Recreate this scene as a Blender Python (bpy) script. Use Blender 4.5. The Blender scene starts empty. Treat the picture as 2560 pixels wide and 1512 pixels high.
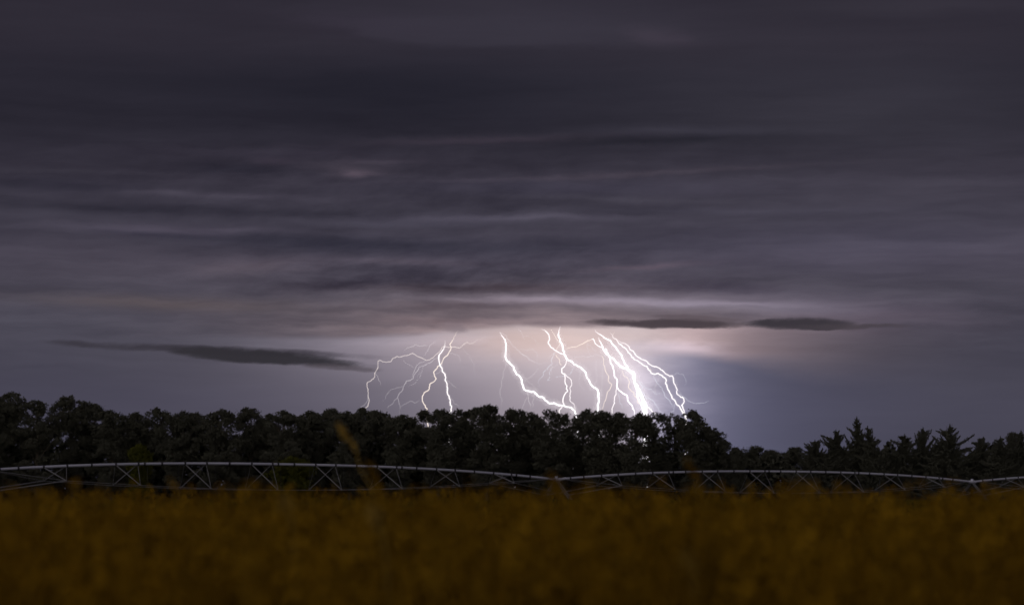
import bpy, math, random
import numpy as np
from mathutils import Vector

# ------------------------------------------------------------------ camera
sc = bpy.context.scene
F = 6400.0            # focal length in pixels of the 2560 px wide photograph (90 mm lens)
HOR = 1245.0          # row of the horizon
EYE = 1.5             # metres above the ground

def at(px, py, D):
    """point at distance D along +Y seen at pixel (px, py)"""
    return Vector(((px - 1280.0) / F * D, D, EYE + (HOR - py) / F * D))

cam_d = bpy.data.cameras.new('camera')
cam = bpy.data.objects.new('camera', cam_d)
sc.collection.objects.link(cam)
cam.location = (0, 0, EYE)
cam.rotation_euler = (math.radians(90), 0, 0)
cam_d.sensor_width = 36.0
cam_d.lens = F * 36.0 / 2560.0
cam_d.shift_y = (HOR - 756.0) / 2560.0
cam_d.clip_start = 0.1
cam_d.clip_end = 90000.0
cam_d.dof.use_dof = True
cam_d.dof.focus_distance = 500.0
cam_d.dof.aperture_fstop = 3.7
sc.camera = cam

# ------------------------------------------------------------------ world: storm cloud at night
world = bpy.data.worlds.new('World')
sc.world = world
world.use_nodes = True
WT = world.node_tree
WT.nodes.clear()

def _inp(t, sock, v):
    if isinstance(v, (int, float)):
        sock.default_value = v
    elif isinstance(v, (tuple, list)):
        sock.default_value = v
    else:
        t.links.new(v, sock)

def m(op, a, b=None, c=None, clamp=False):
    n = WT.nodes.new('ShaderNodeMath'); n.operation = op; n.use_clamp = clamp
    for i, v in enumerate((a, b, c)):
        if v is not None:
            _inp(WT, n.inputs[i], v)
    return n.outputs[0]

def vm(op, a, b=None, c=None):
    n = WT.nodes.new('ShaderNodeVectorMath'); n.operation = op
    for i, v in enumerate((a, b, c)):
        if v is not None:
            if isinstance(v, (int, float)):
                v = (v, v, v)
            _inp(WT, n.inputs[i], v)
    return n.outputs['Value'] if op in ('DOT_PRODUCT', 'LENGTH') else n.outputs['Vector']

def comb(x, y, z=0.0):
    n = WT.nodes.new('ShaderNodeCombineXYZ')
    for i, v in enumerate((x, y, z)):
        _inp(WT, n.inputs[i], v)
    return n.outputs[0]

def noise(vec, detail=3.0, rough=0.5, dist=0.0):
    n = WT.nodes.new('ShaderNodeTexNoise'); n.noise_dimensions = '3D'
    WT.links.new(vec, n.inputs['Vector'])
    n.inputs['Scale'].default_value = 1.0
    n.inputs['Detail'].default_value = detail
    n.inputs['Roughness'].default_value = rough
    n.inputs['Distortion'].default_value = dist
    return n.outputs['Fac']

def sstep(v, lo, hi):
    n = WT.nodes.new('ShaderNodeMapRange'); n.interpolation_type = 'SMOOTHSTEP'
    _inp(WT, n.inputs['Value'], v)
    _inp(WT, n.inputs['From Min'], lo); _inp(WT, n.inputs['From Max'], hi)
    return n.outputs['Result']

tc = WT.nodes.new('ShaderNodeTexCoord')
sep = WT.nodes.new('ShaderNodeSeparateXYZ')
WT.links.new(tc.outputs['Generated'], sep.inputs[0])
dx, dy, dz = sep.outputs
az = m('ARCTAN2', dx, dy)                                   # bearing, 0 = straight ahead
hyp = m('SQRT', m('MULTIPLY_ADD', dx, dx, m('MULTIPLY', dy, dy)))
tanel = m('DIVIDE', dz, m('MAXIMUM', hyp, 0.05))            # tangent of elevation
X = m('MULTIPLY_ADD', az, F, 1280.0)
Y = m('MULTIPLY_ADD', tanel, -F, HOR)
# seam-free coordinates for the noises: a long cylinder instead of a bearing
cx_ = m('MULTIPLY', m('DIVIDE', dx, m('MAXIMUM', hyp, 0.05)), F)
cy_ = m('MULTIPLY', m('DIVIDE', dy, m('MAXIMUM', hyp, 0.05)), F)
def npos(sx, sy, seed=0.0, yy=None):
    yv = Y if yy is None else yy
    return comb(m('DIVIDE', cx_, sx), m('MULTIPLY_ADD', yv, 1.0 / sy, seed), m('DIVIDE', cy_, sx))

# slow warp, so that streaks bend
w1 = noise(npos(520, 150, 3.1), 2.0)
w2 = noise(npos(150, 44, 9.7), 5.0, 0.58)
Xw = m('ADD', X, m('MULTIPLY_ADD', w2, 240.0, -120.0))
Yw = m('ADD', m('ADD', Y, m('MULTIPLY_ADD', w1, 44.0, -22.0)), m('MULTIPLY_ADD', w2, 30.0, -15.0))
P = comb(Xw, Yw, 1.0)
P1 = comb(Xw, m('ADD', m('ADD', Y, m('MULTIPLY_ADD', w1, 22.0, -11.0)), m('MULTIPLY_ADD', w2, 20.0, -10.0)), 1.0)
P0 = comb(m('ADD', X, m('MULTIPLY_ADD', w2, 150.0, -75.0)), m('ADD', Y, m('MULTIPLY_ADD', w2, 24.0, -12.0)), 1.0)

def radius2(p, cx, cy, sx, sy, slope=0.0):
    a = vm('DOT_PRODUCT', p, (1.0 / sx, 0.0, -cx / sx))
    b = vm('DOT_PRODUCT', p, (-slope / sy, 1.0 / sy, (slope * cx - cy) / sy))
    return m('MULTIPLY_ADD', b, b, m('MULTIPLY', a, a))

def gauss(p, cx, cy, sx, sy, slope=0.0):
    return m('POWER', 0.36788, radius2(p, cx, cy, sx, sy, slope))

# base colour by height above the horizon, display values / 255
ramp = WT.nodes.new('ShaderNodeValToRGB')
stops = [(0, (50, 47, 56)), (110, (50, 47, 56)), (200, (46, 44, 53)), (330, (46, 44, 53)), (430, (54, 51, 61)),
         (550, (65, 62, 73)), (650, (73, 69, 81)), (740, (72, 69, 80)), (820, (70, 68, 79)), (900, (70, 68, 80)),
         (1000, (72, 70, 84)), (1245, (68, 67, 81))]
el = ramp.color_ramp.elements
while len(el) > 1:
    el.remove(el[-1])
for i, (yy, c) in enumerate(stops):
    e = el[0] if i == 0 else el.new(yy / 1245.0)
    e.position = yy / 1245.0
    e.color = (c[0] / 255, c[1] / 255, c[2] / 255, 1)
WT.links.new(m('DIVIDE', Yw, 1245.0, clamp=True), ramp.inputs['Fac'])
col = ramp.outputs['Color']

# streaks everywhere
n1 = noise(npos(600, 74, 1.3, Yw), 5.0, 0.5)
n2 = noise(npos(240, 24, 5.9, m('ADD', Y, m('MULTIPLY_ADD', w2, 34.0, -17.0))), 4.0, 0.55)
n3 = noise(npos(1500, 170, 7.7, Yw), 2.0, 0.5)
streak = m('ADD', m('MULTIPLY_ADD', n1, 0.40, -0.20), m('ADD', m('MULTIPLY_ADD', n2, 0.25, -0.125), m('MULTIPLY_ADD', n3, 0.30, -0.15)))
fade = m('MULTIPLY_ADD', sstep(Y, 150.0, 480.0), 0.68, 0.32)
fade = m('MULTIPLY', fade, m('MULTIPLY_ADD', sstep(Y, 830.0, 960.0), -0.75, 1.0))
streak = m('MULTIPLY', streak, fade)
# billows on the underside of the deck round the strokes
n4 = noise(npos(120, 40, 12.5, m('MULTIPLY_ADD', cx_, 0.16, Yw)), 5.0, 0.6)
streak = m('ADD', streak, m('MULTIPLY', m('MULTIPLY_ADD', n4, 0.66, -0.33), gauss(P, 1150, 700, 620, 90, 0.0)))
streak = m('ADD', streak, m('MULTIPLY', m('MULTIPLY_ADD', n4, 0.40, -0.20), gauss(P, 950, 470, 950, 130, 0.0)))
col = vm('MULTIPLY', col, comb(m('ADD', streak, 1.0), m('ADD', streak, 1.0), m('MULTIPLY_ADD', streak, 0.92, 1.0)))

def add(col, fac, rgb):
    return vm('MULTIPLY_ADD', fac, tuple(c / 255.0 for c in rgb), col)

# cloud features: (cx, cy, sx, sy, slope, colour)
for cx, cy, sx, sy, sl, rgb in [
    (1640, 92, 85, 22, 0.10, (8, 6, 7)), (900, 60, 180, 30, 0.06, (3, 2, 3)),
    (1000, 230, 620, 90, 0.0, (-4, -3, -3)),
    (2120, 290, 620, 170, 0.0, (10, 10, 10)), (2250, 30, 300, 25, 0.0, (5, 5, 5)),
    (1210, 350, 300, 11, -0.03, (13, 10, 11)), (700, 385, 300, 16, 0.0, (6, 5, 6)), (1750, 330, 260, 12, 0.02, (7, 7, 8)),
    (1600, 352, 300, 13, 0.0, (-8, -7, -8)),
    (905, 437, 55, 9, 0.02, (22, 17, 18)), (880, 424, 95, 16, 0.02, (11, 9, 9)), (935, 405, 80, 7, -0.02, (13, 11, 12)), (700, 405, 60, 8, 0.0, (9, 7, 8)),
    (600, 424, 130, 14, 0.02, (-6, -5, -5)), (150, 475, 190, 17, 0.02, (-8, -7, -7)), (150, 440, 240, 6, 0.0, (5, 5, 5)),
    (1550, 437, 430, 7, -0.04, (11, 9, 9)), (1420, 470, 420, 22, 0.0, (5, 5, 7)), (520, 492, 240, 8, 0.02, (10, 9, 10)),
    (380, 530, 480, 15, 0.015, (-13, -12, -13)), (1250, 547, 340, 9, -0.005, (15, 14, 16)), (1000, 560, 240, 8, 0.0, (7, 7, 8)),
    (400, 578, 190, 14, 0.02, (13, 11, 13)), (600, 575, 130, 6, 0.01, (9, 8, 9)),
    (860, 612, 380, 24, 0.035, (-14, -12, -12)), (390, 590, 130, 7, 0.05, (-9, -8, -8)), (1380, 615, 330, 20, 0.0, (-7, -6, -6)),
    (330, 670, 360, 60, 0.0, (10, 9, 9)), (640, 668, 140, 24, -0.06, (11, 8, 7)), (1010, 655, 190, 8, 0.03, (9, 7, 7)),
    (1050, 695, 330, 26, -0.06, (-15, -14, -14)), (830, 715, 170, 14, -0.12, (-9, -9, -9)), (1760, 715, 200, 18, 0.06, (-9, -9, -8)),
    (420, 762, 330, 18, 0.02, (7, 3, -3)), (1620, 668, 140, 7, -0.06, (13, 8, 8)),
    (1560, 500, 300, 8, 0.02, (5, 5, 5)), (1850, 530, 400, 8, 0.01, (6, 6, 7)), (2100, 620, 500, 60, 0.0, (4, 4, 6)),
    (1250, 720, 330, 12, 0.0, (-10, -12, -14)),
]:
    col = add(col, gauss(P1, cx, cy, sx, sy, sl), rgb)

# paler deck high up, with a ragged lower rim sloping down to the right
rimY = m('MINIMUM', m('MULTIPLY_ADD', X, 0.19, -84.0), 119.0)
rimY = m('ADD', rimY, m('MULTIPLY_ADD', w2, 44.0, -22.0))
deck = m('MULTIPLY', sstep(Y, m('ADD', rimY, 12.0), m('ADD', rimY, -14.0)), gauss(P0, 1330, 70, 520, 90, 0.0))
col = add(col, deck, (8, 8, 9))

# cloud lit from below by the strokes: everything above the ragged cloud base
edgeY = m('ADD', m('MULTIPLY_ADD', sstep(X, 1330.0, 860.0), 28.0, 812.0), m('MULTIPLY_ADD', w2, 22.0, -11.0))
below = sstep(Y, m('ADD', edgeY, -5.0), m('ADD', edgeY, 13.0))
above = m('SUBTRACT', 1.0, below)
lit = m('MULTIPLY', m('ADD', gauss(P, 1330, 822, 640, 92), m('MULTIPLY', gauss(P, 1250, 830, 430, 44), 0.55)), m('MULTIPLY_ADD', n2, 0.9, 0.50))
col = add(col, m('MULTIPLY', lit, above), (55, 44, 39))
for cx, cy, sx, sy, sl, rgb in [
    (1640, 757, 330, 9, 0.012, (34, 32, 36)), (1350, 748, 260, 8, 0.0, (18, 17, 19)), (1900, 775, 330, 14, 0.03, (16, 16, 18)),
    (1180, 765, 240, 9, -0.03, (-11, -11, -11)), (1120, 800, 120, 9, 0.0, (-8, -9, -9)), (1850, 742, 500, 26, 0.03, (14, 13, 15)), (2150, 800, 300, 40, 0.03, (14, 10, 12)),
]:
    col = add(col, gauss(P, cx, cy, sx, sy, sl), rgb)

# clear air and rain below the base, lit by the strokes
sideL = m('POWER', 0.36788, m('POWER', m('DIVIDE', m('MAXIMUM', m('SUBTRACT', 1440.0, X), 0.0), 510.0), 1.4))
sideR = m('POWER', 0.36788, m('POWER', m('DIVIDE', m('MAXIMUM', m('SUBTRACT', m('ADD', X, m('MULTIPLY_ADD', w2, 90.0, -45.0)), 1550.0), 0.0), 174.0), 1.7))
air_glow = m('MULTIPLY', m('MULTIPLY', sideL, sideR), below)
vert = m('MULTIPLY_ADD', sstep(Y, 840.0, 1180.0), -0.42, 1.0)
air_glow = m('MULTIPLY', air_glow, vert)
col = add(col, air_glow, (126, 114, 108))
pink = m('MULTIPLY', gauss(P, 1330, 850, 260, 45), below)
col = add(col, pink, (18, 8, -2))
col = add(col, m('MULTIPLY', gauss(P, 1090, 850, 170, 26), below), (16, 16, 18))
veilL = m('MULTIPLY', gauss(P, 1000, 870, 330, 80), below)
col = add(col, veilL, (24, 22, 24))
# tan strip under the dark shelf, right
tan_ = m('MULTIPLY', m('POWER', 0.36788, m('POWER', m('DIVIDE', m('ABSOLUTE', m('SUBTRACT', X, 1640.0)), 430.0), 2.0)), below)
blueY = m('ADD', m('MULTIPLY_ADD', sstep(X, 1600.0, 2150.0), 46.0, 882.0), m('ADD', m('MULTIPLY_ADD', w1, 40.0, -20.0), m('MULTIPLY_ADD', w2, 28.0, -14.0)))
soft = m('MULTIPLY_ADD', sstep(X, 1750.0, 2100.0), 45.0, 16.0)
rain = sstep(Y, m('SUBTRACT', blueY, soft), m('ADD', blueY, soft))
tan_ = m('MULTIPLY', tan_, m('SUBTRACT', 1.0, rain))
tan_ = m('MULTIPLY', tan_, sstep(X, 1560.0, 1760.0))
col = add(col, tan_, (84, 67, 61))
bl = m('MULTIPLY', m('POWER', 0.36788, m('POWER', m('DIVIDE', m('MAXIMUM', m('SUBTRACT', X, 1560.0), 0.0), 370.0), 1.5)), m('MULTIPLY', rain, sstep(X, 1500.0, 1760.0)))
col = add(col, bl, (37, 40, 54))
rimD = m('DIVIDE', m('SUBTRACT', Y, m('ADD', blueY, -16.0)), 15.0)
rim = m('MULTIPLY', m('POWER', 0.36788, m('MULTIPLY', rimD, rimD)), m('MULTIPLY', gauss(P0, 1690, 860, 130, 200, 0.0), below))
col = add(col, rim, (20, 22, 29))
col = add(col, m('MULTIPLY', sstep(X, 1900.0, 2500.0), rain), (1, 1, 0))
# white air round the thickest strokes
for cx, cy, sx, sy, sl, a in [(1590, 985, 46, 75, 0, 24), (1560, 920, 60, 60, 0, 18), (1430, 900, 120, 60, 0, 12), (1605, 1030, 42, 60, 0, 26), (1490, 1000, 60, 60, 0, 8)]:
    col = add(col, m('MULTIPLY', gauss(P0, cx, cy, sx, sy, sl), below), (a, a * 0.98, a * 1.02))

# low dark shelf clouds in front of the glow
def shelf(col, cx, cy, sx, sy, sl, rgb, k, lo=0.35, hi=1.15):
    r = m('ADD', radius2(P0, cx, cy, sx, sy, sl), m('ADD', m('MULTIPLY_ADD', n4, 1.3, -0.65), m('MULTIPLY_ADD', n2, 0.9, -0.45)))
    f = m('MULTIPLY', sstep(r, hi, lo), k)
    mx = WT.nodes.new('ShaderNodeMix'); mx.data_type = 'VECTOR'
    _inp(WT, mx.inputs[0], f)
    WT.links.new(col, mx.inputs[4])
    mx.inputs[5].default_value = tuple(c / 255.0 for c in rgb)
    return mx.outputs[1]
col = shelf(col, 520, 876, 420, 13, 0.040, (56, 53, 60), 0.80, 0.0, 1.2)
col = shelf(col, 655, 894, 255, 19, 0.075, (53, 51, 56), 0.95, 0.35, 1.2)
col = shelf(col, 850, 920, 95, 9, 0.03, (74, 68, 74), 0.6, 0.0, 1.2)
col = shelf(col, 1690, 810, 210, 12, 0.015, (74, 66, 71), 0.95, 0.2, 1.2)
col = shelf(col, 1745, 797, 120, 9, 0.05, (92, 82, 88), 0.6, 0.0, 1.2)
col = shelf(col, 1985, 810, 150, 16, 0.01, (61, 57, 63), 0.97, 0.25, 1.2)
col = shelf(col, 2120, 819, 190, 8, 0.02, (72, 66, 72), 0.8, 0.0, 1.2)
col = shelf(col, 1130, 818, 40, 18, 0.0, (128, 115, 122), 0.6, 0.0, 1.2)

# display values to light
col = vm('MAXIMUM', col, (0.02, 0.02, 0.02))
gm = WT.nodes.new('ShaderNodeGamma'); gm.inputs['Gamma'].default_value = 2.22
WT.links.new(col, gm.inputs['Color'])
bg = WT.nodes.new('ShaderNodeBackground'); bg.inputs['Strength'].default_value = 1.0
WT.links.new(gm.outputs[0], bg.inputs['Color'])
wo = WT.nodes.new('ShaderNodeOutputWorld')
WT.links.new(bg.outputs[0], wo.inputs['Surface'])

# ------------------------------------------------------------------ moonlight from behind the camera
sun_d = bpy.data.lights.new('moon', 'SUN')
sun_d.energy = 0.72
sun_d.angle = math.radians(90)
sun_d.color = (1.0, 0.96, 0.92)
sun = bpy.data.objects.new('moon', sun_d)
sc.collection.objects.link(sun)
sun.rotation_euler = (math.radians(66), 0, math.radians(-18))

sc.view_settings.view_transform = 'Standard'
sc.view_settings.look = 'None'
sc.view_settings.exposure = 0.0
sc.view_settings.gamma = 1.0
sc.render.engine = 'CYCLES'
sc.cycles.use_denoising = True
sc.cycles.use_adaptive_sampling = True
sc.cycles.adaptive_threshold = 0.015
sc.cycles.adaptive_min_samples = 12
world.cycles.sampling_method = 'MANUAL'
world.cycles.sample_map_resolution = 256
sc.cycles.max_bounces = 4
sc.cycles.diffuse_bounces = 2
sc.cycles.glossy_bounces = 2
sc.cycles.transparent_max_bounces = 24
sc.cycles.sample_clamp_indirect = 2.0
sc.cycles.filter_width = 1.7
sc.render.film_transparent = False

# ------------------------------------------------------------------ helpers
COL = sc.collection
rng = np.random.default_rng(11)
random.seed(5)

def nmat(name, base, rough=0.8, metal=0.0, var=None, vscale=1.0, spec=0.2, soft=False):
    """principled material whose colour drifts between base and var by object-space noise"""
    mt = bpy.data.materials.new(name); mt.use_nodes = True
    t = mt.node_tree; b = t.nodes['Principled BSDF']
    b.inputs['Roughness'].default_value = rough
    b.inputs['Metallic'].default_value = metal
    b.inputs['Specular IOR Level'].default_value = spec
    b.inputs['Base Color'].default_value = (*base, 1)
    if var is not None:
        n = t.nodes.new('ShaderNodeTexNoise'); n.inputs['Scale'].default_value = vscale; n.inputs['Detail'].default_value = 3
        g = t.nodes.new('ShaderNodeTexCoord')
        t.links.new(g.outputs['Object'], n.inputs['Vector'])
        r = t.nodes.new('ShaderNodeValToRGB')
        r.color_ramp.elements[0].position = 0.35; r.color_ramp.elements[1].position = 0.65
        r.color_ramp.elements[0].color = (*base, 1); r.color_ramp.elements[1].color = (*var, 1)
        t.links.new(n.outputs['Fac'], r.inputs['Fac'])
        t.links.new(r.outputs['Color'], b.inputs['Base Color'])
    if soft:
        a = t.nodes.new('ShaderNodeAttribute'); a.attribute_name = 'soft_normal'
        t.links.new(a.outputs['Vector'], b.inputs['Normal'])
    return mt

M = {
    'soil':  nmat('soil', (0.050, 0.038, 0.020), 0.95, var=(0.075, 0.062, 0.030), vscale=0.4),
    'crop':  nmat('green_crop', (0.050, 0.050, 0.008), 0.8, var=(0.065, 0.055, 0.008), vscale=0.05, spec=0.1),
    'grass': nmat('dry_grass', (0.270, 0.134, 0.0028), 0.8, var=(0.064, 0.032, 0.0010), vscale=5.5, spec=0.1),
    'head':  nmat('seed_head', (0.34, 0.178, 0.007), 0.8, var=(0.14, 0.074, 0.003), vscale=5.0, spec=0.1),
    'leaf':  nmat('tree_leaf', (0.070, 0.067, 0.053), 0.8, var=(0.080, 0.077, 0.059), vscale=0.3, spec=0.0, soft=True),
    'needle': nmat('conifer_leaf', (0.068, 0.066, 0.053), 0.8, var=(0.078, 0.075, 0.058), vscale=0.3, spec=0.0, soft=True),
    'lime':  nmat('pale_leaf', (0.060, 0.062, 0.012), 0.8, var=(0.072, 0.070, 0.014), vscale=0.6, spec=0.0, soft=True),
    'stalk': nmat('stalk_head', (0.38, 0.24, 0.05), 0.8, var=(0.28, 0.17, 0.035), vscale=30.0, spec=0.1),
    'bark':  nmat('bark', (0.10, 0.080, 0.060), 0.9, var=(0.06, 0.048, 0.036), vscale=2.0),
    'steel': nmat('galvanised_steel', (0.70, 0.685, 0.82), 0.45, 0.2, var=(0.58, 0.565, 0.69), vscale=0.35, spec=0.4),
    'dull':  nmat('weathered_steel', (0.26, 0.25, 0.28), 0.6, 0.1, var=(0.19, 0.18, 0.20), vscale=0.6, spec=0.3),
    'dark':  nmat('dark_fitting', (0.055, 0.05, 0.06), 0.6, var=(0.035, 0.033, 0.04), vscale=4.0),
    'rubber': nmat('rubber', (0.03, 0.03, 0.03), 0.85, var=(0.05, 0.045, 0.035), vscale=3.0),
}

def emis(name, rgb, s, alpha=1.0):
    """glowing channel; the mesh attribute 'fade' thins it out towards its ends"""
    mt = bpy.data.materials.new(name); mt.use_nodes = True
    t = mt.node_tree; t.nodes.clear()
    e = t.nodes.new('ShaderNodeEmission'); e.inputs[0].default_value = (*rgb, 1); e.inputs[1].default_value = s
    tr = t.nodes.new('ShaderNodeBsdfTransparent'); mx = t.nodes.new('ShaderNodeMixShader')
    a = t.nodes.new('ShaderNodeAttribute'); a.attribute_name = 'fade'
    ml = t.nodes.new('ShaderNodeMath'); ml.operation = 'MULTIPLY'; ml.inputs[1].default_value = alpha
    t.links.new(a.outputs['Fac'], ml.inputs[0]); t.links.new(ml.outputs[0], mx.inputs[0])
    t.links.new(tr.outputs[0], mx.inputs[1]); t.links.new(e.outputs[0], mx.inputs[2])
    o = t.nodes.new('ShaderNodeOutputMaterial'); t.links.new(mx.outputs[0], o.inputs[0])
    mt.cycles.emission_sampling = 'NONE'
    return mt

def mesh(name, verts, faces, mat, smooth=False, nrm=None):
    me = bpy.data.meshes.new(name)
    verts = np.asarray(verts, dtype=np.float32).reshape(-1, 3)
    faces = np.asarray(faces, dtype=np.int32)
    k = faces.shape[1]
    me.vertices.add(len(verts)); me.vertices.foreach_set('co', verts.ravel())
    me.loops.add(faces.size); me.loops.foreach_set('vertex_index', faces.ravel())
    me.polygons.add(len(faces)); me.polygons.foreach_set('loop_start', np.arange(0, faces.size, k, dtype=np.int32))
    if smooth:
        me.polygons.foreach_set('use_smooth', np.ones(len(faces), dtype=bool))
    me.materials.append(mat)
    me.update(calc_edges=True)
    if nrm is not None:                       # rounded shading for leaf clumps
        at_ = me.attributes.new('soft_normal', 'FLOAT_VECTOR', 'POINT')
        at_.data.foreach_set('vector', np.asarray(nrm, dtype=np.float32).ravel())
    return me

def link(name, me, parent=None, loc=None):
    o = bpy.data.objects.new(name, me)
    COL.objects.link(o)
    if parent is not None:
        o.parent = parent
    if loc is not None:
        o.location = loc
    return o

def tag(o, label=None, cat=None, group=None, kind=None):
    if label: o['label'] = label
    if cat: o['category'] = cat
    if group: o['group'] = group
    if kind: o['kind'] = kind
    return o

def empty(name, loc):
    o = bpy.data.objects.new(name, None); COL.objects.link(o); o.location = loc
    o.empty_display_size = 0.2
    return o

class MB:
    """collects quads"""
    def __init__(s): s.v = []; s.f = []; s.n = 0
    def add(s, v, f):
        v = np.asarray(v, float).reshape(-1, 3)
        s.v.append(v); s.f.append(np.asarray(f, int) + s.n); s.n += len(v)
    def tube(s, pts, rad, sides=6):
        pts = [np.asarray(p, float) for p in pts]
        if not hasattr(rad, '__len__'): rad = [rad] * len(pts)
        V = []
        up0 = None
        for i, p in enumerate(pts):
            a = pts[max(i - 1, 0)]; b = pts[min(i + 1, len(pts) - 1)]
            d = b - a; d = d / (np.linalg.norm(d) + 1e-9)
            if up0 is None:
                up0 = np.array((0, 0, 1.0)) if abs(d[2]) < 0.9 else np.array((0, 1.0, 0))
            u = np.cross(d, up0); u /= (np.linalg.norm(u) + 1e-9)
            w = np.cross(u, d); up0 = w
            for k in range(sides):
                q = 2 * math.pi * k / sides
                V.append(p + rad[i] * (math.cos(q) * u + math.sin(q) * w))
        Fc = []
        for i in range(len(pts) - 1):
            for k in range(sides):
                k2 = (k + 1) % sides
                Fc.append((i * sides + k, i * sides + k2, (i + 1) * sides + k2, (i + 1) * sides + k))
        s.add(V, Fc)
    def mesh(s, name, mat, smooth=False):
        return mesh(name, np.concatenate(s.v), np.concatenate(s.f), mat, smooth)

def leafquads(c, size, g, flat=0.0):
    """one random quad for every centre in c (n,3)"""
    n = len(c)
    a = g.normal(size=(n, 3)); a /= np.linalg.norm(a, axis=1, keepdims=True)
    b = g.normal(size=(n, 3)); b -= (a * b).sum(1, keepdims=True) * a
    b /= np.linalg.norm(b, axis=1, keepdims=True)
    if flat:
        a[:, 2] *= (1 - flat); b[:, 2] *= (1 - flat)
    s = (size * g.uniform(0.6, 1.4, n))[:, None]
    a = a * s; b = b * s * 0.6
    V = np.stack([c - a, c + b, c + a, c - b], 1).reshape(-1, 3)   # a pointed, leaf-like lozenge
    return V, np.arange(4 * n).reshape(n, 4)

# ------------------------------------------------------------------ ground
def disc(name, r0, r1, z, mat, seg=96):
    V = []; Fc = []
    radii = [0.0, 20, 60, 150, 400, 1500, 6000, 30000]
    for r in radii:
        for k in range(seg):
            q = 2 * math.pi * k / seg
            V.append((r * math.cos(q), r * math.sin(q), z))
    for i in range(len(radii) - 1):
        for k in range(seg):
            k2 = (k + 1) % seg
            Fc.append((i * seg + k, i * seg + k2, (i + 1) * seg + k2, (i + 1) * seg + k))
    return mesh(name, V, Fc, mat)
tag(link('ground', disc('ground', 0, 0, 0.0, M['soil'])), kind='structure')

# ------------------------------------------------------------------ lightning
LD = 14000.0
BOLT = {
    'hot': emis('lightning_core', (1.0, 0.965, 0.99), 2.2, 1.0),
    'mid': emis('lightning_stroke', (1.0, 0.94, 0.94), 1.5, 0.95),
    'warm': emis('lightning_warm', (1.0, 0.86, 0.76), 1.2, 0.85),
    'thin': emis('lightning_thin', (1.0, 0.88, 0.84), 1.0, 0.52),
    'faint': emis('lightning_faint', (1.0, 0.93, 0.97), 0.95, 0.34),
    'blue': emis('lightning_violet', (0.86, 0.90, 1.0), 1.1, 0.55),
    'air_glow': emis('halo_shell', (1.0, 0.93, 0.96), 1.15, 0.022),  # see-through emission standing in for the halo round a stroke
}
def zl(pts): return [(850 + x / 4.946, 750 + y / 4.946) for x, y in pts]
def zr(pts): return [(1300 + x / 4.946, 750 + y / 4.946) for x, y in pts]

def stroke_mesh(name, pts, w, mat, seed, D, taper0=0.25, taper1=1.0, w1=None, scale=1.0):
    """pts in picture pixels, w stroke width in picture pixels; kinked and wandering in depth too"""
    g = np.random.default_rng(seed)
    P_ = [np.array(p, float) for p in pts]
    for _ in range(2):                                   # kinks
        Q = [P_[0]]
        for a, b in zip(P_[:-1], P_[1:]):
            L = np.linalg.norm(b - a)
            if L > 4.5:
                t = g.uniform(0.35, 0.65); nrm = np.array((-(b - a)[1], (b - a)[0])) / max(L, 1e-6)
                Q.append(a + (b - a) * t + nrm * g.normal() * min(L, 26) * 0.085)
            Q.append(b)
        P_ = Q
    n = len(P_)
    dep = np.cumsum(g.normal(size=n)) * 14.0
    dep -= np.linspace(dep[0], dep[-1], n) * 0.0
    pts3 = [np.array(at(p[0], p[1], D + d)) for p, d in zip(P_, dep)]
    for p in pts3: p[2] = max(p[2], 0.0)
    rad = []; fade = []
    w1 = w if w1 is None else w1
    flick = 1.0
    for i in range(n):
        t = i / (n - 1)
        r = (0.70 if w > 2.9 else 0.78) * scale * (w + (w1 - w) * t) / 2 / F * D * (g.uniform(0.78, 1.22) if scale == 1.0 else 1.0)
        if t < 0.12: r *= 0.55 + 0.45 * t / 0.12
        if t > 0.88 and taper1 < 1: r *= taper1 + (1 - taper1) * (1 - t) / 0.12
        rad.append(r)
        flick = 0.7 * flick + 0.3 * g.uniform(0.75, 1.1)
        a = min(1.0, flick)
        if t < 0.16: a *= taper0 + (1 - taper0) * t / 0.16
        if taper1 < 1 and t > 0.7: a *= taper1 + (1 - taper1) * (1 - t) / 0.3
        fade.append(a)
    mb = MB(); mb.tube(pts3, rad, 6)
    me = mb.mesh(name, mat)
    at_ = me.attributes.new('fade', 'FLOAT', 'POINT')
    at_.data.foreach_set('value', np.repeat(np.asarray(fade, dtype=np.float32), 6))
    return me

def ground_end(pts, x, g=None):
    (x0, y0) = pts[-1]
    return pts + [(x0 + (x - x0) * 0.3 + 3, y0 + (1246 - y0) * 0.3), (x0 + (x - x0) * 0.65 - 3, y0 + (1246 - y0) * 0.65), (x, 1246)]

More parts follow.
